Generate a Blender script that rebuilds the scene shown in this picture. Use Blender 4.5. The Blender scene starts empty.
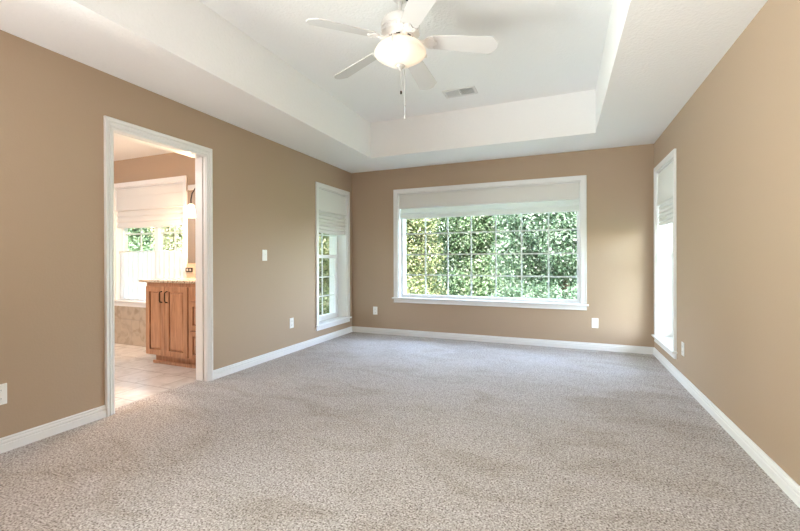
import bpy, bmesh, math, random
import numpy as np
from mathutils import Vector, Matrix

random.seed(4)
S = bpy.context.scene
COL = S.collection
R = math.radians

# ------------------------------------------------------------------ camera
XL, XR, YB, H, TZ, YR = -2.996, 0.986, 5.343, 2.44, 2.90, -0.42
cam_data = bpy.data.cameras.new('camera')
cam = bpy.data.objects.new('camera', cam_data)
COL.objects.link(cam)
S.camera = cam
cam_data.sensor_width = 36.0
cam_data.lens = 394.554 / 800 * 36.0
cam_data.shift_y = (260.547 - 265.5) / 800
cam_data.clip_start = 0.02
_fw = Vector((-0.37987847, 0.92503405, -0.0020847))
_rt = Vector((0.92503437, 0.37987195, -0.00295136))
_up = Vector((0.00193819, 0.00304958, 0.99999347))
_m = Matrix((_rt, _up, -_fw)).transposed().to_4x4()
_m.translation = (0, 0, 1.1054)
cam.matrix_world = _m

# ------------------------------------------------------------------ view, world, lights
S.view_settings.view_transform = 'Standard'
S.view_settings.look = 'None'
S.view_settings.gamma = 1
S.view_settings.use_curve_mapping = False
S.view_settings.exposure = 0.08
S.cycles.use_denoising = True
S.cycles.max_bounces = 10
S.cycles.diffuse_bounces = 6
S.cycles.transparent_max_bounces = 24
S.cycles.sample_clamp_indirect = 6.0

world = bpy.data.worlds.new('sky')
S.world = world
world.use_nodes = True
wn = world.node_tree.nodes
wl = world.node_tree.links
wn.clear()
sky = wn.new('ShaderNodeTexSky')
sky.sky_type = 'NISHITA'
sky.sun_disc = False
sky.sun_elevation = R(52)
sky.sun_rotation = R(180)
sky.air_density = 1.0
sky.dust_density = 2.0
bg = wn.new('ShaderNodeBackground')
bg.inputs['Strength'].default_value = 5.4
wo = wn.new('ShaderNodeOutputWorld')
haze = wn.new('ShaderNodeHueSaturation')      # hazy sky: paler than the clear-air model
haze.inputs['Saturation'].default_value = 0.70
wl.new(sky.outputs[0], haze.inputs['Color'])
wl.new(haze.outputs[0], bg.inputs[0])
wl.new(bg.outputs[0], wo.inputs[0])

def add_light(name, kind, loc, energy, color, size=None, size_y=None, direction=None):
    d = bpy.data.lights.new(name, kind)
    d.energy = energy
    d.color = color
    if kind == 'AREA':
        d.shape = 'RECTANGLE'
        d.size = size
        d.size_y = size_y or size
    elif kind == 'POINT':
        d.shadow_soft_size = size
    o = bpy.data.objects.new(name, d)
    COL.objects.link(o)
    o.location = loc
    if direction is not None:
        o.rotation_euler = Vector(direction).to_track_quat('-Z', 'Y').to_euler()
    return o

sun = add_light('sun', 'SUN', (0, -10, 12), 8.0, (1.0, 0.95, 0.86), direction=(0.02, 0.62, -0.79))
sun.data.angle = R(0.6)
# added fill lamp, unseen behind the camera, aimed up to brighten the ceiling
rear = add_light('rear_fill', 'AREA', (-1.0, -0.28, 0.55), 66, (1.0, 0.985, 0.98), 3.6, 0.9, (0, 0.22, 1))
rear.data.spread = R(150)
# added fill lamp by the solid left wall, out of view, brightens right wall
side = add_light('side_fill', 'AREA', (XL + 0.06, 0.30, 1.35), 98, (0.92, 1.0, 0.95), 1.1, 1.6, (1, 0.45, 0.22))
side.data.spread = R(100)
# added fill lamp inside the bathroom, out of view, for floor and walls
add_light('bathroom_fill', 'AREA', (-5.0, 0.66, 2.0), 62, (0.93, 0.97, 1.0), 1.6, 0.8, (0, 1, -1.1))

# ------------------------------------------------------------------ materials
def new_mat(name, color=(0.8, 0.8, 0.8), rough=0.5, metal=0.0, spec=0.5):
    m = bpy.data.materials.new(name)
    m.use_nodes = True
    b = m.node_tree.nodes['Principled BSDF']
    b.inputs['Base Color'].default_value = (*color, 1)
    b.inputs['Roughness'].default_value = rough
    b.inputs['Metallic'].default_value = metal
    b.inputs['Specular IOR Level'].default_value = spec
    return m

def nodes(m):
    return m.node_tree.nodes, m.node_tree.links, m.node_tree.nodes['Principled BSDF']

def obj_coord(m):
    n, l, b = nodes(m)
    return n.new('ShaderNodeTexCoord').outputs['Object']

def add_bump(m, scale, strength, dist=0.002, detail=3.0, coord=None):
    n, l, b = nodes(m)
    c = coord or obj_coord(m)
    t = n.new('ShaderNodeTexNoise')
    t.inputs['Scale'].default_value = scale
    t.inputs['Detail'].default_value = detail
    l.new(c, t.inputs['Vector'])
    bp = n.new('ShaderNodeBump')
    bp.inputs['Strength'].default_value = strength
    bp.inputs['Distance'].default_value = dist
    l.new(t.outputs['Fac'], bp.inputs['Height'])
    l.new(bp.outputs['Normal'], b.inputs['Normal'])
    return m

def ramp(n, stops):
    r = n.new('ShaderNodeValToRGB')
    e = r.color_ramp.elements
    while len(e) < len(stops):
        e.new(0.5)
    for i, (p, c) in enumerate(stops):
        e[i].position = p
        e[i].color = (*c, 1)
    return r

M = {}
M['wall'] = add_bump(new_mat('tan_paint', (0.425, 0.315, 0.222), 0.55, spec=0.35), 90, 0.25, 0.003)
M['ceiling'] = add_bump(new_mat('textured_ceiling_paint', (0.88, 0.878, 0.875), 0.85, spec=0.2), 48, 0.6, 0.008, 4)
M['trim'] = new_mat('white_trim_paint', (0.83, 0.83, 0.83), 0.35)
M['vinyl'] = new_mat('white_window_vinyl', (0.85, 0.86, 0.86), 0.4)
M['plate'] = new_mat('white_plastic', (0.87, 0.87, 0.85), 0.35)
M['dark'] = new_mat('dark_recess', (0.03, 0.03, 0.03), 0.7)
M['fan_white'] = new_mat('white_fan_enamel', (0.72, 0.705, 0.69), 0.35)
M['blade'] = new_mat('white_blade_finish', (0.63, 0.615, 0.60), 0.45)
M['fan_grey'] = new_mat('brushed_pale_metal', (0.62, 0.61, 0.59), 0.4, 0.3)
M['vent_grey'] = new_mat('grey_vent_enamel', (0.58, 0.58, 0.55), 0.5)
M['bronze'] = new_mat('dark_bronze', (0.035, 0.025, 0.018), 0.35, 0.8)
M['roof'] = new_mat('grey_roofing', (0.3, 0.29, 0.28), 0.9)
M['mirror'] = new_mat('mirror_silver', (0.9, 0.9, 0.9), 0.02, 1.0)

# carpet: speckled beige-grey frieze with soft brushed patches
def carpet():
    m = new_mat('frieze_carpet', (0.5, 0.46, 0.42), 0.95, spec=0.05)
    n, l, b = nodes(m)
    c = obj_coord(m)
    t = n.new('ShaderNodeTexNoise'); t.inputs['Scale'].default_value = 115; t.inputs['Detail'].default_value = 1; t.inputs['Roughness'].default_value = 0.6
    l.new(c, t.inputs['Vector'])
    wv = n.new('ShaderNodeTexWhiteNoise'); wv.noise_dimensions = '2D'
    sn = n.new('ShaderNodeVectorMath'); sn.operation = 'SNAP'; sn.inputs[1].default_value = (0.0075, 0.0075, 1)
    l.new(c, sn.inputs[0]); l.new(sn.outputs[0], wv.inputs['Vector'])
    av = n.new('ShaderNodeMath'); av.operation = 'MULTIPLY_ADD'; av.inputs[1].default_value = 0.20
    l.new(wv.outputs['Value'], av.inputs[0]); l.new(t.outputs['Fac'], av.inputs[2])     # tuft to tuft variation on top of the yarn noise
    r = ramp(n, [(0.39, (0.20, 0.172, 0.16)), (0.50, (0.395, 0.362, 0.35)), (0.64, (0.515, 0.485, 0.475)), (0.82, (0.74, 0.715, 0.705))])
    l.new(av.outputs[0], r.inputs['Fac'])
    t2 = n.new('ShaderNodeTexNoise'); t2.inputs['Scale'].default_value = 2.3; t2.inputs['Detail'].default_value = 4; t2.inputs['Distortion'].default_value = 1.2
    mp = n.new('ShaderNodeMapping'); mp.inputs['Scale'].default_value = (0.7, 1.4, 1); mp.inputs['Rotation'].default_value = (0, 0, 0.5)
    l.new(c, mp.inputs['Vector']); l.new(mp.outputs[0], t2.inputs['Vector'])
    r2 = ramp(n, [(0.34, (0.885, 0.86, 0.83)), (0.5, (1, 1, 1)), (0.66, (1.03, 1.03, 1.05))])
    l.new(t2.outputs['Fac'], r2.inputs['Fac'])
    mx = n.new('ShaderNodeMix'); mx.data_type = 'RGBA'; mx.blend_type = 'MULTIPLY'; mx.inputs['Factor'].default_value = 1
    l.new(r.outputs[0], mx.inputs['A']); l.new(r2.outputs[0], mx.inputs['B'])
    l.new(mx.outputs['Result'], b.inputs['Base Color'])
    bp = n.new('ShaderNodeBump'); bp.inputs['Strength'].default_value = 0.45; bp.inputs['Distance'].default_value = 0.006
    l.new(t.outputs['Fac'], bp.inputs['Height']); l.new(bp.outputs[0], b.inputs['Normal'])
    return m
M['carpet'] = carpet()

def stone_tile(name, base, vein, grout, tile, rough, off=(0, 0, 0), axis='xy'):
    m = new_mat(name, base, rough)
    n, l, b = nodes(m)
    c = obj_coord(m)
    mp = n.new('ShaderNodeMapping'); mp.inputs['Location'].default_value = off
    if axis == 'xz':
        mp.inputs['Rotation'].default_value = (R(-90), 0, 0)
    l.new(c, mp.inputs['Vector'])
    t = n.new('ShaderNodeTexNoise'); t.inputs['Scale'].default_value = 6; t.inputs['Detail'].default_value = 6; t.inputs['Distortion'].default_value = 1.6
    l.new(c, t.inputs['Vector'])
    r = ramp(n, [(0.3, vein), (0.52, base), (0.75, tuple(min(1, x * 1.12) for x in base))])
    l.new(t.outputs['Fac'], r.inputs['Fac'])
    br = n.new('ShaderNodeTexBrick')
    br.offset = 0.5; br.squash = 1
    br.inputs['Scale'].default_value = 1
    br.inputs['Brick Width'].default_value = tile; br.inputs['Row Height'].default_value = tile
    br.inputs['Mortar Size'].default_value = 0.004; br.inputs['Mortar Smooth'].default_value = 0.1
    br.inputs['Mortar'].default_value = (*grout, 1)
    l.new(mp.outputs[0], br.inputs['Vector'])
    l.new(r.outputs[0], br.inputs['Color1']); l.new(r.outputs[0], br.inputs['Color2'])
    l.new(br.outputs['Color'], b.inputs['Base Color'])
    return m
M['floor_tile'] = stone_tile('pale_stone_floor_tile', (0.74, 0.72, 0.70), (0.64, 0.61, 0.58), (0.46, 0.43, 0.41), 0.31, 0.25, (0.02, 0.09, 0))
M['wall_tile'] = stone_tile('beige_stone_wall_tile', (0.50, 0.42, 0.33), (0.36, 0.28, 0.20), (0.42, 0.36, 0.29), 0.33, 0.35, (0.1, 0.0, 0.17), 'xz')

def granite():
    m = new_mat('speckled_granite', (0.6, 0.5, 0.4), 0.18)
    n, l, b = nodes(m)
    t = n.new('ShaderNodeTexNoise'); t.inputs['Scale'].default_value = 60; t.inputs['Detail'].default_value = 5
    l.new(obj_coord(m), t.inputs['Vector'])
    r = ramp(n, [(0.34, (0.12, 0.085, 0.06)), (0.46, (0.48, 0.36, 0.25)), (0.56, (0.66, 0.54, 0.41)), (0.7, (0.78, 0.70, 0.58))])
    l.new(t.outputs['Fac'], r.inputs['Fac']); l.new(r.outputs[0], b.inputs['Base Color'])
    return m
M['granite'] = granite()

def wood():
    m = new_mat('honey_alder_wood', (0.42, 0.2, 0.1), 0.35)
    n, l, b = nodes(m)
    mp = n.new('ShaderNodeMapping'); mp.inputs['Scale'].default_value = (14, 14, 1.6)
    l.new(obj_coord(m), mp.inputs['Vector'])
    t = n.new('ShaderNodeTexNoise'); t.inputs['Scale'].default_value = 2.2; t.inputs['Detail'].default_value = 6; t.inputs['Distortion'].default_value = 0.8
    l.new(mp.outputs[0], t.inputs['Vector'])
    r = ramp(n, [(0.3, (0.33, 0.155, 0.080)), (0.5, (0.46, 0.235, 0.130)), (0.72, (0.56, 0.315, 0.185))])
    l.new(t.outputs['Fac'], r.inputs['Fac']); l.new(r.outputs[0], b.inputs['Base Color'])
    return m
M['wood'] = wood()

def cloth(name, color, trans, sheer=0.0):
    m = bpy.data.materials.new(name); m.use_nodes = True
    n = m.node_tree.nodes; l = m.node_tree.links; n.clear()
    o = n.new('ShaderNodeOutputMaterial')
    d = n.new('ShaderNodeBsdfDiffuse'); d.inputs[0].default_value = (*color, 1)
    t = n.new('ShaderNodeBsdfTranslucent'); t.inputs[0].default_value = (*color, 1)
    mx = n.new('ShaderNodeMixShader'); mx.inputs[0].default_value = trans
    l.new(d.outputs[0], mx.inputs[1]); l.new(t.outputs[0], mx.inputs[2])
    out = mx
    if sheer:
        tr = n.new('ShaderNodeBsdfTransparent')
        m2 = n.new('ShaderNodeMixShader'); m2.inputs[0].default_value = sheer
        l.new(mx.outputs[0], m2.inputs[1]); l.new(tr.outputs[0], m2.inputs[2])
        out = m2
    l.new(out.outputs[0], o.inputs[0])
    return m
M['shade'] = cloth('white_blind_fabric', (0.80, 0.79, 0.77), 0.12)
M['liner'] = cloth('sheer_blind_lining', (0.84, 0.85, 0.82), 0.30)
M['sheer'] = cloth('sheer_white_voile', (0.84, 0.85, 0.87), 0.35, 0.28)
M['bowl'] = cloth('frosted_bowl_glass', (0.93, 0.90, 0.86), 0.5)

def glass():
    m = bpy.data.materials.new('window_glass'); m.use_nodes = True
    n = m.node_tree.nodes; l = m.node_tree.links; n.clear()
    o = n.new('ShaderNodeOutputMaterial')
    t = n.new('ShaderNodeBsdfTransparent'); t.inputs[0].default_value = (0.95, 0.97, 0.96, 1)
    g = n.new('ShaderNodeBsdfGlossy'); g.inputs['Roughness'].default_value = 0.02
    f = n.new('ShaderNodeLayerWeight'); f.inputs['Blend'].default_value = 0.5
    p5 = n.new('ShaderNodeMath'); p5.operation = 'POWER'; p5.inputs[1].default_value = 5
    l.new(f.outputs['Facing'], p5.inputs[0])
    sc = n.new('ShaderNodeMath'); sc.operation = 'MULTIPLY_ADD'; sc.inputs[1].default_value = 0.6; sc.inputs[2].default_value = 0.004
    l.new(p5.outputs[0], sc.inputs[0])
    mx = n.new('ShaderNodeMixShader')
    l.new(sc.outputs[0], mx.inputs[0]); l.new(t.outputs[0], mx.inputs[1]); l.new(g.outputs[0], mx.inputs[2])
    l.new(mx.outputs[0], o.inputs[0])
    return m
M['glass'] = glass()

def emit(name, color, strength):
    m = bpy.data.materials.new(name); m.use_nodes = True
    b = m.node_tree.nodes['Principled BSDF']
    b.inputs['Base Color'].default_value = (*color, 1)
    b.inputs['Emission Color'].default_value = (*color, 1)
    b.inputs['Emission Strength'].default_value = strength
    return m
M['bulb'] = emit('lit_bulb', (1.0, 0.84, 0.66), 4)
M['lamp_shade'] = emit('lit_lamp_glass', (1.0, 0.86, 0.70), 2.2)

def leaf_mat(name, stops):
    m = bpy.data.materials.new(name); m.use_nodes = True
    n = m.node_tree.nodes; l = m.node_tree.links; n.clear()
    o = n.new('ShaderNodeOutputMaterial')
    g = n.new('ShaderNodeNewGeometry')
    r = ramp(n, stops)
    l.new(g.outputs['Random Per Island'], r.inputs[0])
    p = n.new('ShaderNodeBsdfPrincipled'); p.inputs['Roughness'].default_value = 0.38
    t = n.new('ShaderNodeBsdfTranslucent')
    mx = n.new('ShaderNodeMixShader'); mx.inputs[0].default_value = 0.35
    l.new(r.outputs[0], p.inputs['Base Color']); l.new(r.outputs[0], t.inputs[0])
    l.new(p.outputs[0], mx.inputs[1]); l.new(t.outputs[0], mx.inputs[2]); l.new(mx.outputs[0], o.inputs[0])
    return m
G_YEL = leaf_mat('yellow_green_leaves', [(0, (0.061, 0.096, 0.035)), (0.35, (0.151, 0.192, 0.072)), (0.65, (0.265, 0.274, 0.123)), (1, (0.400, 0.361, 0.230))])
G_LIGHT = leaf_mat('light_green_leaves', [(0, (0.050, 0.095, 0.040)), (0.4, (0.121, 0.191, 0.086)), (0.75, (0.225, 0.286, 0.164)), (1, (0.353, 0.393, 0.293))])
G_DARK = leaf_mat('dark_green_leaves', [(0, (0.038, 0.073, 0.038)), (0.5, (0.092, 0.151, 0.082)), (0.8, (0.180, 0.240, 0.160)), (1, (0.331, 0.361, 0.301))])
G_AUT = leaf_mat('turning_leaves', [(0, (0.060, 0.079, 0.034)), (0.45, (0.174, 0.194, 0.093)), (0.75, (0.297, 0.268, 0.156)), (1, (0.396, 0.307, 0.206))])
M['bark'] = add_bump(new_mat('brown_bark', (0.13, 0.09, 0.06), 0.9), 30, 0.6, 0.02)
M['lawn'] = add_bump(new_mat('green_lawn', (0.09, 0.15, 0.05), 0.95), 25, 0.8, 0.03)

# ------------------------------------------------------------------ mesh helpers
def link(name, bm, mat, parent=None, bevel=0.0, smooth=False, kind=None):
    me = bpy.data.meshes.new(name)
    bmesh.ops.recalc_face_normals(bm, faces=bm.faces[:])
    bm.to_mesh(me); bm.free()
    for mm in (mat if isinstance(mat, (list, tuple)) else [mat]):
        me.materials.append(mm)
    if smooth:
        for p in me.polygons:
            p.use_smooth = True
    o = bpy.data.objects.new(name, me)
    COL.objects.link(o)
    if parent is not None:
        o.parent = parent
    if bevel:
        b = o.modifiers.new('bevel', 'BEVEL'); b.width = bevel; b.segments = 2; b.limit_method = 'ANGLE'
    if kind:
        o['kind'] = kind
    return o

def box(bm, x0, x1, y0, y1, z0, z1):
    v = [bm.verts.new((x, y, z)) for x in (x0, x1) for y in (y0, y1) for z in (z0, z1)]
    for f in ((0, 1, 3, 2), (4, 6, 7, 5), (0, 4, 5, 1), (2, 3, 7, 6), (0, 2, 6, 4), (1, 5, 7, 3)):
        bm.faces.new([v[i] for i in f])
    return v

def boxes(*bs):
    bm = bmesh.new()
    for b in bs:
        box(bm, *b)
    return bm

def lathe(bm, prof, seg=32, c=(0, 0), caps=True):
    rings = []
    for r, z in prof:
        rings.append([bm.verts.new((c[0] + r * math.cos(2 * math.pi * i / seg), c[1] + r * math.sin(2 * math.pi * i / seg), z)) for i in range(seg)])
    for a, b in zip(rings, rings[1:]):
        for i in range(seg):
            bm.faces.new((a[i], a[(i + 1) % seg], b[(i + 1) % seg], b[i]))
    if caps:
        bm.faces.new(rings[0][::-1]); bm.faces.new(rings[-1])

def tube(bm, pts, r, seg=8):
    rings = []
    pts = [Vector(p) for p in pts]
    for i, p in enumerate(pts):
        t = (pts[min(i + 1, len(pts) - 1)] - pts[max(i - 1, 0)]).normalized()
        a = t.orthogonal().normalized() if i == 0 else (rings_n - t * rings_n.dot(t)).normalized()
        rings_n = a
        b = t.cross(a)
        rr = r[i] if isinstance(r, (list, tuple)) else r
        rings.append([bm.verts.new(p + rr * (math.cos(2 * math.pi * k / seg) * a + math.sin(2 * math.pi * k / seg) * b)) for k in range(seg)])
    for a, b in zip(rings, rings[1:]):
        for i in range(seg):
            bm.faces.new((a[i], a[(i + 1) % seg], b[(i + 1) % seg], b[i]))
    bm.faces.new(rings[0][::-1]); bm.faces.new(rings[-1])

def prism(bm, outline, z0, z1):
    a = [bm.verts.new((x, y, z0)) for x, y in outline]
    b = [bm.verts.new((x, y, z1)) for x, y in outline]
    n = len(a)
    for i in range(n):
        bm.faces.new((a[i], a[(i + 1) % n], b[(i + 1) % n], b[i]))
    bm.faces.new(a[::-1]); bm.faces.new(b)

def thing(name, label, cat, loc=(0, 0, 0), rz=0, group=None):
    o = bpy.data.objects.new(name, None)
    COL.objects.link(o)
    o.empty_display_size = 0.1
    o.location = loc
    o.rotation_euler = (0, 0, rz)
    return tag(o, label, cat, group)

def tag(o, label, cat, group=None):
    o['label'] = label
    o['category'] = cat
    if group:
        o['group'] = group
    return o

def structure(name, loc=(0, 0, 0), rz=0):
    o = bpy.data.objects.new(name, None)
    COL.objects.link(o)
    o.location = loc
    o.rotation_euler = (0, 0, rz)
    o['kind'] = 'structure'
    return o

# ------------------------------------------------------------------ room shell
WT = 0.30            # outer wall thickness
PT = 0.124           # partition to the bathroom
BX0, BY0, BY1 = -6.3, 0.6, 3.45   # bathroom extents

def wall_along_x(y0, y1, x0, x1, ztop, holes):
    """boxes for a wall running along x with rectangular holes (hx0,hx1,hz0,hz1)"""
    out = []
    x = x0
    for hx0, hx1, hz0, hz1 in sorted(holes):
        out.append((x, hx0, y0, y1, 0, ztop))
        if hz0 > 0: out.append((hx0, hx1, y0, y1, 0, hz0))
        out.append((hx0, hx1, y0, y1, hz1, ztop))
        x = hx1
    out.append((x, x1, y0, y1, 0, ztop))
    return out

def swap(bs):
    return [(c, d, a, b, e, f) for a, b, c, d, e, f in bs]

ZT = 3.0
WB = (-2.225, 0.215, 0.54, 2.075)     # opening of the wide back window (x0,x1,z0,z1)
WL = (4.43, 5.19, 0.232, 2.075)       # openings of the side windows (y0,y1,z0,z1)
DOOR = (1.838, 2.663, 0.0, 2.060)
WBATH = (-5.55, -4.262, 0.56, 2.075)

link('wall_back', boxes(*wall_along_x(YB, YB + WT, XL - WT, XR + WT, ZT, [WB])), M['wall'], kind='structure')
link('wall_right', boxes(*swap(wall_along_x(XR, XR + WT, YR - 0.2, YB, ZT, [WL]))), M['wall'], kind='structure')
link('wall_left', boxes(*(swap(wall_along_x(XL - PT, XL, YR - 0.2, BY1 + 0.16, ZT, [DOOR]))
                          + swap(wall_along_x(XL - WT, XL, BY1 + 0.16, YB, ZT, [WL])))), M['wall'], kind='structure')
link('wall_rear', boxes((XL, XR, YR - 0.2, YR, 0, ZT)), M['wall'], kind='structure')
link('floor', boxes((XL - 0.10, XR, YR, YB, -0.12, 0.0)), M['carpet'], kind='structure')

# tray ceiling: outer ring, upright sides, raised middle
TX0, TX1, TY0, TY1 = -2.318, 0.330, 0.25, 4.645
bm = bmesh.new()
box(bm, XL, TX0, YR, YB, H, ZT); box(bm, TX1, XR, YR, YB, H, ZT)
box(bm, TX0, TX1, YR, TY0, H, ZT); box(bm, TX0, TX1, TY1, YB, H, ZT)
box(bm, TX0, TX1, TY0, TY1, TZ, ZT)
link('ceiling', bm, M['ceiling'], kind='structure')
link('roof', boxes((BX0 - 0.6, XR + 2.6, YR - 0.6, YB + 0.75, ZT, ZT + 0.15)), M['roof'], kind='structure')  # right eave extended, unseen, to keep sky light off the right window

# bathroom shell
XB = XL - PT
link('wall_bathroom_back', boxes(*wall_along_x(BY1, BY1 + 0.16, BX0, XB, ZT, [WBATH])), M['wall'], kind='structure')
link('wall_bathroom_left', boxes((BX0 - 0.16, BX0, BY0, BY1 + 0.16, 0, ZT)), M['wall'], kind='structure')
link('wall_bathroom_rear', boxes((BX0, XB, BY0 - 0.16, BY0, 0, ZT)), M['wall'], kind='structure')
link('ceiling_bathroom', boxes((BX0, XB, BY0, BY1, H, ZT)), M['ceiling'], kind='structure')
link('floor_bathroom', boxes((BX0, XL - 0.10, BY0, BY1, -0.12, -0.004)), M['floor_tile'], kind='structure')
link('wall_bathroom_wainscot', boxes((BX0, -4.10, BY1 - 0.012, BY1, -0.004, 0.50)), M['wall_tile'], kind='structure')

# baseboards with a stepped profile
def base_profile(bm, p0, p1, nrm):
    """p0->p1 along the wall foot, nrm into the room"""
    prof = [(0, 0), (0.015, 0), (0.015, 0.044), (0.010, 0.047), (0.010, 0.051), (0.0135, 0.054), (0.0125, 0.064), (0.007, 0.068), (0.007, 0.072), (0.009, 0.076), (0.005, 0.084), (0, 0.084)]
    a = [bm.verts.new((p0[0] + nrm[0] * d, p0[1] + nrm[1] * d, z)) for d, z in prof]
    b = [bm.verts.new((p1[0] + nrm[0] * d, p1[1] + nrm[1] * d, z)) for d, z in prof]
    n = len(prof)
    for i in range(n):
        bm.faces.new((a[i], a[(i + 1) % n], b[(i + 1) % n], b[i]))
    bm.faces.new(a[::-1]); bm.faces.new(b)
bm = bmesh.new(); base_profile(bm, (XL, YB), (XR, YB), (0, -1)); link('baseboard_back', bm, M['trim'], kind='structure')
bm = bmesh.new(); base_profile(bm, (XR, YR), (XR, YB), (-1, 0)); link('baseboard_right', bm, M['trim'], kind='structure')
bm = bmesh.new(); base_profile(bm, (XL, YR), (XL, 1.787), (1, 0)); base_profile(bm, (XL, 2.709), (XL, YB), (1, 0))
link('baseboard_left', bm, M['trim'], kind='structure')

# ------------------------------------------------------------------ doorway
door = structure('door_1')
def casing_frame(x_wall, nx):
    """moulded door casing swept up, across and down with mitred corners"""
    bm = bmesh.new()
    # (fraction of width from the opening outwards, projection)
    prof = [(0, 0), (0, 0.010), (0.10, 0.013), (0.20, 0.013), (0.22, 0.008), (0.28, 0.008), (0.30, 0.015), (0.52, 0.018), (0.55, 0.010), (0.64, 0.010), (0.68, 0.020), (0.94, 0.024), (1.0, 0.017), (1.0, 0)]
    rings = []
    for inner, outer in (((1.848, 0), (1.787, 0)), ((1.848, 2.050), (1.787, 2.130)), ((2.652, 2.050), (2.708, 2.130)), ((2.652, 0), (2.708, 0))):
        rings.append([bm.verts.new((x_wall + nx * d, inner[0] + (outer[0] - inner[0]) * f, inner[1] + (outer[1] - inner[1]) * f)) for f, d in prof])
    n = len(prof)
    for a, b in zip(rings, rings[1:]):
        for i in range(n):
            bm.faces.new((a[i], a[(i + 1) % n], b[(i + 1) % n], b[i]))
    bm.faces.new(rings[0][::-1]); bm.faces.new(rings[-1])
    return link('casing', bm, M['trim'], door)
casing_frame(XL, 1)
casing_frame(XB, -1)
# jambs in two leaves with a slot between them
bm = boxes((XB, XL - 0.044, 1.838, 1.853, 0, 2.060), (XL - 0.028, XL, 1.838, 1.853, 0, 2.060),
           (XB, XL - 0.044, 2.648, 2.663, 0, 2.060), (XL - 0.028, XL, 2.648, 2.663, 0, 2.060),
           (XB, XL - 0.044, 1.853, 2.648, 2.045, 2.060), (XL - 0.028, XL, 1.853, 2.648, 2.045, 2.060))
link('jamb', bm, M['trim'], door, bevel=0.0015)
# ------------------------------------------------------------------ windows
# local frame: x along the wall, y outwards (0 = room face of the wall), z up
def make_window(name, loc, rz, w, z0, z1, depth, casing, cols, rows, sash=False, mull=None, fw=0.04, top_casing=0.058, wall=0.30):
    """opening from x=0..w, stool top at z0, head at z1"""
    win = structure(name, loc, rz)
    c = casing
    bm = boxes((-c, 0, -0.016, 0, z0, z1), (w, w + c, -0.016, 0, z0, z1), (-c, w + c, -0.016, 0, z1, z1 + top_casing),
               (-c, -c + 0.012, -0.021, -0.016, z0, z1 + top_casing), (w + c - 0.012, w + c, -0.021, -0.016, z0, z1 + top_casing),
               (-c + 0.012, w + c - 0.012, -0.021, -0.016, z1 + top_casing - 0.012, z1 + top_casing))
    link('window_casing', bm, M['trim'], win, bevel=0.002)
    bm = boxes((-c - 0.02, w + c + 0.02, -0.042, 0, z0 - 0.02, z0), (0, w, 0, depth, z0 - 0.02, z0))
    link('window_stool', bm, M['trim'], win, bevel=0.004)
    bm = boxes((-c, w + c, -0.016, 0, z0 - 0.074, z0 - 0.02), (-c, w + c, -0.020, -0.016, z0 - 0.074, z0 - 0.062))
    link('window_apron', bm, M['trim'], win, bevel=0.002)
    t = 0.012
    bm = boxes((0, t, 0, depth, z0, z1), (w - t, w, 0, depth, z0, z1), (t, w - t, 0, depth, z1 - t, z1))
    ye = depth + 0.06
    for q in ((0, t, ye, wall, z0, z1), (w - t, w, ye, wall, z0, z1), (t, w - t, ye, wall, z1 - t, z1), (0, w, ye, wall + 0.03, z0 - 0.02, z0)):
        box(bm, *q)
    link('window_reveal', bm, M['trim'], win)
    y0, y1 = depth, depth + 0.06
    fr = [(t, fw, y0, y1, z0, z1), (w - fw, w - t, y0, y1, z0, z1), (fw, w - fw, y0, y1, z0, z0 + fw), (fw, w - fw, y0, y1, z1 - fw, z1)]
    lites = []
    gz0, gz1 = z0 + fw, z1 - fw
    if mull:
        fr.append((mull[0], mull[1], y0 - 0.005, y1, z0 + fw, z1 - fw))
        lites = [(fw, mull[0], gz0, gz1), (mull[1], w - fw, gz0, gz1)]
    elif sash:
        zm = z0 + (z1 - z0) * 0.497
        fr += [(fw, w - fw, y0 - 0.002, y1 + 0.01, zm - 0.024, zm + 0.024)]
        # lower sash rails stand proud
        fr += [(fw, fw + 0.03, y0 + 0.003, y1, gz0, zm), (w - fw - 0.03, w - fw, y0 + 0.003, y1, gz0, zm), (fw + 0.03, w - fw - 0.03, y0 + 0.003, y1, gz0, gz0 + 0.03)]
        lites = [(fw + 0.03, w - fw - 0.03, gz0 + 0.03, zm - 0.024), (fw, w - fw, zm + 0.024, gz1)]
    else:
        lites = [(fw, w - fw, gz0, gz1)]
    link('window_frame', boxes(*fr), M['vinyl'], win, bevel=0.002)
    bmm = bmesh.new()
    g = 0.0095
    ym = y0 + 0.035
    for (a, b, lo, hi) in lites:
        for i in range(1, cols):
            x = a + (b - a) * i / cols
            box(bmm, x - g, x + g, ym - 0.006, ym + 0.006, lo, hi)
        zs = rows if isinstance(rows, (list, tuple)) else [lo + (hi - lo) * j / rows for j in range(1, rows)]
        for z in zs:
            if lo < z < hi:
                box(bmm, a, b, ym - 0.0055, ym + 0.0055, z - g, z + g)
        o = link('window_pane', boxes((a, b, ym - 0.013, ym - 0.009, lo, hi)), M['glass'], win)
    link('window_grille', bmm, M['vinyl'], win)
    return win

# back window: local x = world x, y = world y
make_window('window_1', (WB[0], YB, 0), 0, WB[1] - WB[0], 0.553, WB[3], 0.10, 0.064, 7, [0.88, 1.18, 1.485, 1.785])
# left window: local y points to -X ; rz=+90deg -> local x = world +y, local y = world -x
make_window('window_2', (XL, WL[0], 0), R(90), WL[1] - WL[0], 0.245, WL[3], 0.15, 0.058, 2, 3, sash=True)
# right window: rz=-90deg -> local x = world -y, local y = world +x
make_window('window_3', (XR, WL[1], 0), R(-90), WL[1] - WL[0], 0.245, WL[3], 0.15, 0.058, 2, 3, sash=True)
# bathroom window
wb_w = WBATH[1] - WBATH[0]
make_window('window_4', (WBATH[0], BY1, 0), 0, wb_w, 0.575, WBATH[3], 0.08, 0.058, 2, [1.0, 1.461, 1.80], mull=(0.66, 0.735), wall=0.16)

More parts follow.
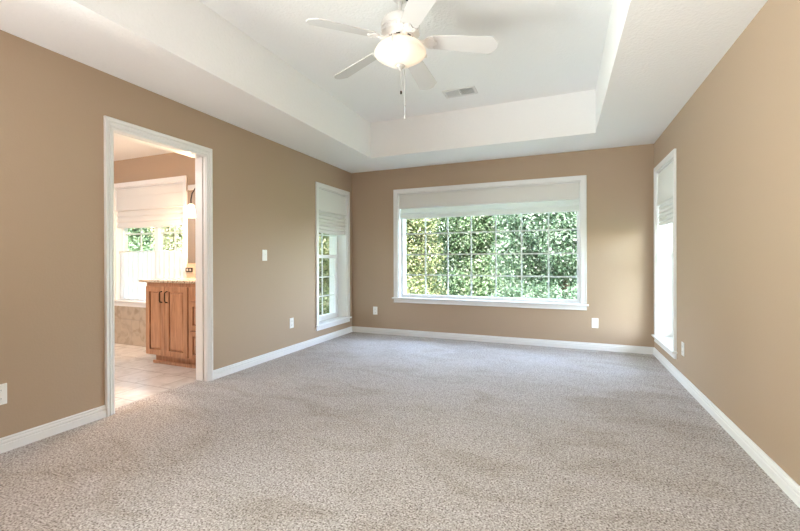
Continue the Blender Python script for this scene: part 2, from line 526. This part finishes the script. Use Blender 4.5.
# ------------------------------------------------------------------ roman blinds
def sweep(bm, prof, x0, x1, sag=0.0, nx=12, thick=0.004):
    """prof: list of (y,z) swept along x; sag pulls the middle down"""
    rows = []
    for i in range(nx + 1):
        s = i / nx
        d = -sag * 4 * s * (1 - s)
        n = len(prof)
        rows.append([bm.verts.new((x0 + (x1 - x0) * s, y, z + d * (k / (n - 1)))) for k, (y, z) in enumerate(prof)])
    for a, b in zip(rows, rows[1:]):
        for k in range(len(a) - 1):
            bm.faces.new((a[k], a[k + 1], b[k + 1], b[k]))

def solid(o, t=0.003):
    s = o.modifiers.new('solid', 'SOLIDIFY'); s.thickness = t; s.offset = 0
    return o

def make_blind(label, loc, rz, w, ztop, zpanel, zbot, folds, sag, group, seams=()):
    """local x along window, y outwards; flat panel then a stack of folds"""
    t = thing('roman_blind', label, 'blind', loc, rz, group)
    e = 0.016
    link('headrail', boxes((e, w - e, 0.012, 0.045, ztop - 0.028, ztop)), M['trim'], t, bevel=0.003)
    bm = bmesh.new()
    pr = [(0.010, ztop - 0.014), (0.007, ztop - 0.03)]
    zz = ztop - 0.03
    for s in seams:
        pr += [(0.007, s + 0.004), (0.010, s + 0.0015), (0.010, s - 0.0015), (0.007, s - 0.004)]
    pr += [(0.002, zpanel + 0.03), (-0.003, zpanel + 0.008), (0.006, zpanel), (0.022, zpanel + 0.010)]
    sweep(bm, pr, e, w - e)
    solid(link('front_panel', bm, M['shade'], t))
    bm = bmesh.new()
    n = folds
    y = 0.060 if folds <= 2 else 0.024
    pr = [(y + 0.006, zpanel + 0.03)]
    dz = (zpanel - zbot) / n
    for k in range(n):
        a = zpanel - dz * k
        pr += [(y, a - dz * 0.15), (y - 0.011, a - dz * 0.55), (y - 0.013, a - dz * 0.85), (y - 0.004, a - dz * 0.99), (y + 0.006, a - dz * 0.93)]
    sweep(bm, pr, e + 0.003, w - e - 0.003, sag)
    solid(link('folded_stack', bm, M['liner'] if folds <= 2 else M['shade'], t, smooth=False))
    return t

make_blind('very wide white roman blind raised at the top of the back window', (WB[0], YB, 0), 0, WB[1] - WB[0], 2.06, 1.845, 1.70, 2, 0.0, 'white roman blinds')
make_blind('narrow white roman blind with ruffled folds on left wall window', (XL, WL[0], 0), R(90), WL[1] - WL[0], 2.06, 1.76, 1.475, 6, 0.012, 'white roman blinds')
make_blind('narrow white roman blind seen edge-on in right wall window', (XR, WL[1], 0), R(-90), WL[1] - WL[0], 2.06, 1.70, 1.475, 5, 0.012, 'white roman blinds')
make_blind('white roman blind above sheer cafe curtain in bathroom window', (WBATH[0], BY1, 0), 0, wb_w, 2.06, 1.76, 1.54, 3, 0.012, 'white roman blinds', seams=(1.945,))

# ------------------------------------------------------------------ cafe curtain
ct = thing('cafe_curtain', 'sheer white cafe curtain across lower half of bathroom window', 'curtain', (WBATH[0], BY1, 0))
bm = bmesh.new()
nx, nz = 150, 8
rows = []
for i in range(nx + 1):
    x = 0.016 + (wb_w - 0.032) * i / nx
    ph = x * 2 * math.pi / 0.085 + 1.1 * math.sin(x * 9)
    col = []
    for j in range(nz + 1):
        s = j / nz
        z = 1.215 + (0.588 - 1.215) * s
        amp = 0.004 + 0.005 * s
        col.append(bm.verts.new((x, 0.045 + amp * math.sin(ph + 0.5 * s * math.sin(x * 5)) , z + 0.004 * math.sin(x * 13) * s)))
    rows.append(col)
for a, b in zip(rows, rows[1:]):
    for j in range(nz):
        bm.faces.new((a[j], a[j + 1], b[j + 1], b[j]))
link('voile_panel', bm, M['sheer'], ct, smooth=True)
bm = bmesh.new(); tube(bm, [(0.013, 0.045, 1.222), (wb_w - 0.013, 0.045, 1.222)], 0.007)
link('curtain_rod', bm, M['trim'], ct, smooth=True)

# ------------------------------------------------------------------ ceiling fan
FC = (-0.995, 2.44)
fan = thing('ceiling_fan', 'white five-blade ceiling fan with lit frosted bowl hanging from raised ceiling', 'ceiling fan', (FC[0], FC[1], TZ))
bm = bmesh.new(); lathe(bm, [(0.068, 0), (0.068, -0.018), (0.060, -0.045), (0.040, -0.068), (0.026, -0.076)], 36)
cano = link('canopy', bm, M['fan_white'], fan, smooth=True)
for k in range(3):
    a = R(-68 + 50 * k - 18)
    bm = bmesh.new(); lathe(bm, [(0.007, -0.072), (0.0075, -0.058)], 10, (0.046 * math.cos(a), 0.046 * math.sin(a)))
    link('hanger_slot', bm, M['dark'], cano)
bm = bmesh.new(); lathe(bm, [(0.0125, -0.07), (0.0125, -0.19)], 16)
link('downrod', bm, M['fan_white'], fan, smooth=True)
bm = bmesh.new()
lathe(bm, [(0.022, -0.140), (0.030, -0.150), (0.075, -0.158), (0.108, -0.172), (0.125, -0.192), (0.130, -0.215), (0.130, -0.238), (0.122, -0.242),
           (0.122, -0.250), (0.128, -0.254), (0.126, -0.272), (0.112, -0.284), (0.096, -0.290), (0.090, -0.300)], 48)
mh = link('motor_housing', bm, M['fan_white'], fan, smooth=True)
mod = mh.modifiers.new('edge', 'EDGE_SPLIT'); mod.split_angle = R(35)
# beaded ring round the motor
bm = bmesh.new()
for k in range(36):
    a = 2 * math.pi * k / 36
    p = (0.127 * math.cos(a), 0.127 * math.sin(a), -0.263)
    bmesh.ops.create_icosphere(bm, subdivisions=1, radius=0.0062, matrix=Matrix.Translation(p))
link('beaded_ring', bm, M['fan_white'], mh, smooth=True)
# blades
def blade_outline():
    r0, r1 = 0.205, 0.640
    w0, w1 = 0.056, 0.072
    c = 0.040
    pts = [(r0, -w0 + 0.012), (r0 + 0.012, -w0)]
    pts += [(r1 - c, -w1), (r1, -w1 + c * 1.1), (r1 + 0.004, 0), (r1, w1 - c * 1.1), (r1 - c, w1)]
    pts += [(r0 + 0.012, w0), (r0, w0 - 0.012)]
    # scalloped root
    pts += [(r0 - 0.010, 0.026), (r0 - 0.004, 0.0), (r0 - 0.010, -0.026)]
    return pts
def iron_outline():
    half = [(0.095, 0.016), (0.120, 0.020), (0.140, 0.013), (0.158, 0.016), (0.172, 0.034), (0.190, 0.050), (0.214, 0.052), (0.226, 0.040), (0.220, 0.028), (0.232, 0.018), (0.246, 0.008)]
    return [(x, -y) for x, y in half] + [(x, y) for x, y in reversed(half)]
blade_bm = bmesh.new(); prism(blade_bm, blade_outline(), -0.003, 0.003)
b0 = link('blade', blade_bm, M['blade'], fan, bevel=0.001)
iron_bm = bmesh.new()
prism(iron_bm, iron_outline(), -0.010, -0.0035)
for px, py in ((0.195, 0.030), (0.195, -0.030), (0.228, 0.0)):
    lathe(iron_bm, [(0.006, -0.014), (0.006, -0.010)], 10, (px, py))
tube(iron_bm, [(0.088, 0, 0.006), (0.120, 0, -0.008), (0.165, 0, -0.008)], [0.017, 0.013, 0.008], 10)
i0 = link('blade_iron', iron_bm, M['fan_white'], b0, bevel=0.001)
DROOP, PITCH = R(6.0), R(15)
for k in range(5):
    bl = b0 if k == 0 else b0.copy()
    ir = i0 if k == 0 else i0.copy()
    if k:
        COL.objects.link(bl); COL.objects.link(ir)
        bl.parent = fan; ir.parent = bl
    ang = R(17.9 + 72 * k)
    bl.matrix_local = (Matrix.Translation((0, 0, -0.306)) @ Matrix.Rotation(ang, 4, 'Z') @ Matrix.Rotation(DROOP, 4, 'Y') @ Matrix.Rotation(-PITCH, 4, 'X'))
# light kit
bm = bmesh.new()
lathe(bm, [(0.090, -0.296), (0.084, -0.312), (0.060, -0.322), (0.052, -0.340), (0.070, -0.352), (0.072, -0.358)], 40)
lf = link('light_fitter', bm, M['fan_white'], fan, smooth=True)
bm = bmesh.new()
for k in range(14):
    m4 = Matrix.Rotation(2 * math.pi * k / 14, 4, 'Z')
    vs = box(bm, 0.083, 0.0885, -0.013, 0.013, -0.309, -0.302)
    bmesh.ops.transform(bm, matrix=m4, verts=vs)
link('vent_grille', bm, M['bronze'], lf)
bm = bmesh.new()
lathe(bm, [(0.096, -0.332), (0.118, -0.338), (0.142, -0.352), (0.160, -0.372), (0.170, -0.392), (0.171, -0.400), (0.160, -0.410), (0.128, -0.430), (0.090, -0.453), (0.050, -0.472), (0.014, -0.480)], 48, caps=False)
bowl = link('light_bowl', bm, M['bowl'], fan, smooth=True)
solid(bowl, 0.003)
# scrolled brackets that carry the bowl's rim
for k in range(3):
    bm = bmesh.new()
    a = R(35 + 120 * k)
    ca, sa = math.cos(a), math.sin(a)
    pts = [(0.080, -0.318), (0.110, -0.322), (0.142, -0.338), (0.166, -0.362), (0.181, -0.388), (0.178, -0.404)]
    tube(bm, [(r * ca, r * sa, z) for r, z in pts], 0.006, 8)
    link('bowl_bracket', bm, M['fan_white'], fan, smooth=True)
for k in range(3):
    a = R(-130 + 75 * k)
    p = (0.086 * math.cos(a), 0.086 * math.sin(a))
    bm = bmesh.new(); lathe(bm, [(0.006, -0.352), (0.020, -0.372), (0.026, -0.392), (0.020, -0.412), (0.005, -0.422)], 20, p)
    link('bulb', bm, M['bulb'], fan, smooth=True)
bm = bmesh.new(); lathe(bm, [(0.030, -0.470), (0.032, -0.478), (0.024, -0.490), (0.010, -0.498), (0.006, -0.508), (0.004, -0.516)], 28)
fin = link('finial', bm, M['fan_grey'], fan, smooth=True)
def pull_chain(dx, dy, zend, fob):
    bm = bmesh.new(); tube(bm, [(dx, dy, -0.500), (dx, dy, zend)], 0.0024, 6)
    c = link('pull_chain', bm, M['fan_grey'], fan, smooth=True)
    bm = bmesh.new(); lathe(bm, [(0.0035, zend + 0.010), (0.006, zend + 0.006), (0.0065, zend - 0.008), (0.003, zend - 0.012)], 12, (dx, dy))
    link('pull_fob', bm, fob, c, smooth=True)
    return c
pull_chain(0.004, 0.0, -0.655, M['bronze'])
c2 = pull_chain(0.026, 0.012, -0.818, M['fan_white'])
bm = bmesh.new(); lathe(bm, [(0.002, -0.738), (0.0045, -0.741), (0.0045, -0.749), (0.002, -0.752)], 12, (0.026, 0.012))
link('chain_joint', bm, M['fan_grey'], c2, smooth=True)
for k in range(3):
    a = R(-130 + 75 * k)
    add_light('fan_lamp', 'POINT', (FC[0] + 0.092 * math.cos(a), FC[1] + 0.092 * math.sin(a), TZ - 0.440), 0.34, (1.0, 0.90, 0.80), 0.018)

# the motor, blades and light kit hang this much lower on the rod
for o in fan.children:
    if o.name.split('.')[0] not in ('canopy', 'downrod'):
        o.location.z -= 0.024

# ------------------------------------------------------------------ ceiling vent
vt = thing('ceiling_vent', 'white two-way air vent set in the raised ceiling behind fan', 'vent', (-1.008, 4.158, TZ))
hw, hd = 0.175, 0.100
bm = boxes((-hw, hw, -hd, -hd + 0.028, -0.008, 0), (-hw, hw, hd - 0.028, hd, -0.008, 0), (-hw, -hw + 0.028, -hd + 0.028, hd - 0.028, -0.008, 0),
           (hw - 0.028, hw, -hd + 0.028, hd - 0.028, -0.008, 0), (-0.006, 0.006, -hd + 0.028, hd - 0.028, -0.010, 0))
link('vent_frame', bm, M['fan_white'], vt, bevel=0.002)
link('backing', boxes((-hw + 0.02, hw - 0.02, -hd + 0.02, hd - 0.02, -0.0015, -0.0002)), M['vent_grey'], vt)
def louvers(x0, x1, tilt, mat):
    bm = bmesh.new()
    n = 9
    for k in range(n):
        x = x0 + (x1 - x0) * (k + 0.5) / n
        m = Matrix.Translation((x, 0, -0.006)) @ Matrix.Rotation(tilt, 4, 'Y')
        vs = box(bm, -0.0075, 0.0075, -hd + 0.028, hd - 0.028, -0.0005, 0.0005)
        bmesh.ops.transform(bm, matrix=m, verts=vs)
    return link('louver_bank', bm, mat, vt)
louvers(-hw + 0.028, -0.006, R(-40), M['fan_white'])
louvers(0.006, hw - 0.028, R(35), M['fan_white'])
bm = bmesh.new(); lathe(bm, [(0.003, -0.011), (0.004, -0.008)], 10, (-hw + 0.014, 0.02))
link('screw', bm, M['dark'], vt)

# ------------------------------------------------------------------ outlets and switch
def duplex(label, loc, rz):
    t = thing('wall_outlet', label, 'outlet', loc, rz, 'white wall outlets')
    link('cover_plate', boxes((-0.036, 0.036, -0.006, 0, -0.060, 0.060)), M['plate'], t, bevel=0.003)
    for s in (-1, 1):
        bm = bmesh.new()
        box(bm, -0.016, 0.016, -0.0085, -0.006, s * 0.024 - 0.014, s * 0.024 + 0.014)
        rc = link('receptacle', bm, M['plate'], t, bevel=0.003)
        bm = boxes((-0.0075, -0.0055, -0.0088, -0.0080, s * 0.024 - 0.004, s * 0.024 + 0.006), (0.0055, 0.0075, -0.0088, -0.0080, s * 0.024 - 0.004, s * 0.024 + 0.005),
                   (-0.002, 0.002, -0.0088, -0.0080, s * 0.024 - 0.010, s * 0.024 - 0.006))
        link('slots', bm, M['dark'], rc)
    return t
duplex('white outlet low on back wall left of the wide window', (-2.597, YB, 0.342), 0)
duplex('white outlet low on back wall right of the wide window', (0.370, YB, 0.328), 0)
duplex('white outlet low on left wall between doorway and narrow window', (XL, 3.872, 0.352), R(90))
duplex('white wall plate cut off at left edge before the doorway', (XL, 1.219, 0.335), R(90))
duplex('white outlet low on right wall beside the narrow window', (XR, 4.160, 0.312), R(-90))
sw = thing('light_switch', 'white light switch at chest height on left wall', 'switch', (XL, 3.413, 1.158), R(90))
link('cover_plate', boxes((-0.036, 0.036, -0.006, 0, -0.060, 0.060)), M['plate'], sw, bevel=0.003)
bm = boxes((-0.006, 0.006, -0.008, -0.006, -0.013, 0.013))
vs = box(bm, -0.0045, 0.0045, -0.018, -0.006, -0.001, 0.010)
link('toggle', bm, M['plate'], sw, bevel=0.001)

# ------------------------------------------------------------------ bathroom vanity
VX0, VX1, VYF = -4.126, XB - 0.002, 2.885
van = thing('vanity_cabinet', 'honey brown wooden bathroom vanity with raised-panel doors below the window', 'cabinet', ((VX0 + VX1) / 2, (VYF + BY1) / 2, 0))
ox, oy = van.location.x, van.location.y
def vb(*bs):
    return boxes(*[(a - ox, b - ox, c - oy, d - oy, e, f) for a, b, c, d, e, f in bs])
link('carcass', vb((VX0, VX1, VYF, BY1 - 0.014, 0.105, 0.872)), M['wood'], van, bevel=0.002)
link('toe_kick', vb((VX0 + 0.045, VX1, VYF + 0.07, BY1 - 0.014, -0.004, 0.105)), M['wood'], van)
link('base_molding', vb((VX0 + 0.02, VX1, VYF + 0.052, VYF + 0.070, -0.004, 0.030)), M['wood'], van, bevel=0.005)
def raised_panel(bm, x0, x1, z0, z1, y, t=0.02, rail=0.055):
    """frame and raised centre panel facing -y, front of frame at y"""
    box(bm, x0, x0 + rail, y, y + t, z0, z1); box(bm, x1 - rail, x1, y, y + t, z0, z1)
    box(bm, x0 + rail, x1 - rail, y, y + t, z0, z0 + rail); box(bm, x0 + rail, x1 - rail, y, y + t, z1 - rail, z1)
    a = (x0 + rail, x1 - rail, z0 + rail, z1 - rail)
    s = 0.022
    g = [bm.verts.new((x, y + 0.0175, z)) for x, z in ((a[0], a[2]), (a[1], a[2]), (a[1], a[3]), (a[0], a[3]))]
    h = [bm.verts.new((x, y + 0.003, z)) for x, z in ((a[0] + s, a[2] + s), (a[1] - s, a[2] + s), (a[1] - s, a[3] - s), (a[0] + s, a[3] - s))]
    for i in range(4):
        bm.faces.new((g[i], g[(i + 1) % 4], h[(i + 1) % 4], h[i]))
    bm.faces.new(h)
def pull(bm, x, y, za, zb):
    tube(bm, [(x, y, za), (x, y - 0.026, za + 0.006), (x, y - 0.030, za + 0.02), (x, y - 0.030, zb - 0.02), (x, y - 0.026, zb - 0.006), (x, y, zb)], 0.0058, 8)
def hpull(bm, x, y, z):
    tube(bm, [(x - 0.048, y, z), (x - 0.042, y - 0.026, z), (x - 0.03, y - 0.030, z), (x + 0.03, y - 0.030, z), (x + 0.042, y - 0.026, z), (x + 0.048, y, z)], 0.0058, 8)
YF = VYF - 0.021
for x0, x1, hx in ((-4.112, -3.826, -3.862), (-3.820, -3.500, -3.784)):
    bm = bmesh.new(); raised_panel(bm, x0 - ox, x1 - ox, 0.112, 0.832, YF - oy)
    d = link('cabinet_door', bm, M['wood'], van, bevel=0.002)
    bm = bmesh.new(); pull(bm, hx - ox, YF - oy, 0.668, 0.782)
    h_ = link('handle', bm, M['bronze'], d, smooth=True); h_['label'] = 'dark bronze bar handle'
for z0, z1 in ((0.698, 0.832), (0.402, 0.688), (0.112, 0.392)):
    x0, x1 = -3.478, -3.135
    bm = bmesh.new()
    if z1 - z0 < 0.2:
        box(bm, x0 - ox, x1 - ox, YF - oy, VYF - 0.001 - oy, z0, z1)
    else:
        raised_panel(bm, x0 - ox, x1 - ox, z0, z1, YF - oy, rail=0.05)
    d = link('drawer_front', bm, M['wood'], van, bevel=0.002)
    bm = bmesh.new(); hpull(bm, (x0 + x1) / 2 - ox, YF - oy, (z0 + z1) / 2)
    h_ = link('handle', bm, M['bronze'], d, smooth=True); h_['label'] = 'dark bronze bar handle'

ctop = thing('vanity_countertop', 'tan speckled granite countertop with backsplash on wooden bathroom vanity', 'countertop', (ox, oy, 0.872))
def cb(*bs):
    return boxes(*[(a - ox, b - ox, c - oy, d - oy, e - 0.872, f - 0.872) for a, b, c, d, e, f in bs])
link('slab', cb((-4.205, VX1, 2.855, BY1 - 0.014, 0.8725, 0.899)), M['granite'], ctop, bevel=0.004)
link('backsplash', cb((-4.196, VX1, BY1 - 0.022, BY1, 0.899, 1.065)), M['wall_tile'], ctop, bevel=0.002)
ot = thing('wall_outlet', 'small dark outlet lying sideways in backsplash above granite countertop', 'outlet', (-4.150, BY1 - 0.022, 0.992))
link('cover_plate', boxes((-0.058, 0.058, -0.005, 0, -0.026, 0.026)), M['bronze'], ot, bevel=0.002)
for s in (-1, 1):
    link('receptacle', boxes((s * 0.024 - 0.014, s * 0.024 + 0.014, -0.008, -0.005, -0.013, 0.013)), M['fan_grey'], ot, bevel=0.002)

mr = thing('vanity_mirror', 'large frameless mirror on bathroom wall above granite backsplash', 'mirror', (-3.65, BY1, 1.5))
link('mirror_plate', boxes((-0.548, 0.525, -0.008, 0, -0.425, 0.435)), M['mirror'], mr)

vl = thing('vanity_light', 'lit wall light with bell glass shades above bathroom mirror', 'wall light', (-3.66, BY1, 2.0))
link('back_plate', boxes((-0.50, 0.50, -0.03, 0, -0.050, 0.010)), M['fan_white'], vl, bevel=0.005)
for k in range(3):
    x = -0.302 + 0.302 * k
    bm = bmesh.new(); tube(bm, [(x, -0.03, -0.02), (x, -0.09, -0.05), (x, -0.135, -0.12), (x, -0.15, -0.19), (x, -0.15, -0.245)], 0.007, 8)
    link('arm', bm, M['bronze'], vl, smooth=True)
    bm = bmesh.new(); lathe(bm, [(0.018, -0.245), (0.032, -0.262), (0.038, -0.30), (0.048, -0.345), (0.066, -0.395)], 24, (x, -0.15), caps=False)
    o = link('glass_shade', bm, M['lamp_shade'], vl, smooth=True); solid(o, 0.003)
    add_light('vanity_lamp', 'POINT', (-3.66 + x, BY1 - 0.15, 2.0 - 0.43), 42, (1.0, 0.66, 0.40), 0.035)

# ------------------------------------------------------------------ outdoors
link('ground', boxes((-40, 30, -10, 60, -0.7, -0.45)), M['lawn'], kind='structure')

def leaf_cloud(name, mat, parent, blobs, n, size, seed):
    rng = np.random.default_rng(seed)
    vol = np.array([b[3] * b[4] * b[5] for b in blobs]) ** 0.67
    idx = rng.choice(len(blobs), n, p=vol / vol.sum())
    B = np.array(blobs)[idx]
    d = rng.normal(size=(n, 3)); d /= np.linalg.norm(d, axis=1)[:, None]
    r = rng.uniform(0.30, 1.0, n) ** 0.55
    c = B[:, :3] + d * r[:, None] * B[:, 3:6] * (1 + 0.10 * rng.normal(size=(n, 1)))
    c[:, 2] = np.maximum(c[:, 2], 0.02)
    nrm = rng.normal(size=(n, 3)) + np.array([0, 0, 0.7]) + 0.5 * d
    nrm /= np.linalg.norm(nrm, axis=1)[:, None]
    t = np.cross(nrm, rng.normal(size=(n, 3))); t /= np.linalg.norm(t, axis=1)[:, None]
    b = np.cross(nrm, t)
    L = (size * rng.uniform(0.7, 1.4, n))[:, None]
    W = L * 0.52
    fold = nrm * (L * 0.14)
    v = np.empty((n, 6, 3))
    v[:, 0] = c - t * L * 0.5
    v[:, 1] = c - t * L * 0.1 + b * W * 0.5 + fold
    v[:, 2] = c + t * L * 0.25 + b * W * 0.4 + fold
    v[:, 3] = c + t * L * 0.5
    v[:, 4] = c + t * L * 0.25 - b * W * 0.4 + fold
    v[:, 5] = c - t * L * 0.1 - b * W * 0.5 + fold
    me = bpy.data.meshes.new(name)
    base = np.arange(n)[:, None] * 6
    quads = np.concatenate([base + np.array([[0, 1, 2, 3]]), base + np.array([[0, 3, 4, 5]])], 1).reshape(-1)
    me.vertices.add(n * 6); me.vertices.foreach_set('co', v.reshape(-1))
    me.loops.add(n * 8); me.loops.foreach_set('vertex_index', quads.astype(np.int32))
    me.polygons.add(n * 2)
    me.polygons.foreach_set('loop_start', np.arange(0, n * 8, 4, dtype=np.int32))
    me.polygons.foreach_set('loop_total', np.full(n * 2, 4, dtype=np.int32))
    me.update(calc_edges=True)
    me.materials.append(mat)
    o = bpy.data.objects.new(name, me); COL.objects.link(o); o.parent = parent
    return o

def tree(label, x, y, w, d, h, mat, n, size, seed):
    """bushy tree, leafy down to the ground; h = height"""
    rng = random.Random(seed)
    t = thing('leafy_tree', label, 'tree', (x, y, -0.45), 0, 'trees outside the windows')
    bm = bmesh.new()
    tube(bm, [(0, 0, -0.05), (0.05, 0.03, h * 0.3), (-0.04, 0.05, h * 0.6), (0.02, 0, h * 0.85)], [0.08, 0.07, 0.05, 0.02], 10)
    for k in range(9):
        a = rng.uniform(0, 6.28); z = h * rng.uniform(0.15, 0.7); q = rng.uniform(0.5, 0.85)
        tube(bm, [(0, 0, z), (w * .25 * q * math.cos(a), d * .25 * q * math.sin(a), z + h * .07), (w * .5 * q * math.cos(a), d * .5 * q * math.sin(a), z + h * .12)], [0.045, 0.03, 0.012], 6)
    link('trunk', bm, M['bark'], t, smooth=True)
    blobs = []
    for i in range(4):
        for j in range(4):
            blobs.append(((-0.33 + 0.22 * i) * w, (-0.28 if j == 0 else rng.uniform(-0.2, 0.2)) * d, (0.08 + 0.24 * j) * h, 0.17 * w, 0.22 * d, 0.15 * h))
    for k in range(26):
        q = rng.uniform(0.17, 0.24)
        bx = rng.uniform(-0.5 + q, 0.5 - q) * w; by = rng.uniform(-0.5 + q, 0.5 - q) * d; bz = h * rng.uniform(0.02, 0.88)
        blobs.append((bx, by, bz, w * q, d * q, h * q * 0.62))
    leaf_cloud('crown', mat, t, blobs, n, size, seed)
    return t

tree('yellow-green tree seen through the left end of the back window', -4.45, 10.2, 2.9, 2.2, 5.2, G_YEL, 70000, 0.066, 1)
tree('light green tree standing farther back in the middle of the back window', -2.6, 12.6, 5.2, 2.4, 5.4, G_LIGHT, 110000, 0.078, 2)
tree('darker green tree seen through the right end of the back window', 0.05, 9.7, 3.4, 2.4, 5.0, G_DARK, 80000, 0.062, 3)
tree('yellowish tree seen through the narrow window on the left wall', -5.35, 7.95, 2.6, 2.0, 4.6, G_YEL, 70000, 0.06, 5)
tree('green tree seen through left half of the bathroom window', -14.35, 9.2, 3.6, 2.4, 5.0, G_LIGHT, 56000, 0.09, 6)
tree('turning yellow-brown tree seen through right half of the bathroom window', -10.9, 9.2, 3.1, 2.2, 5.0, G_AUT, 50000, 0.088, 7)
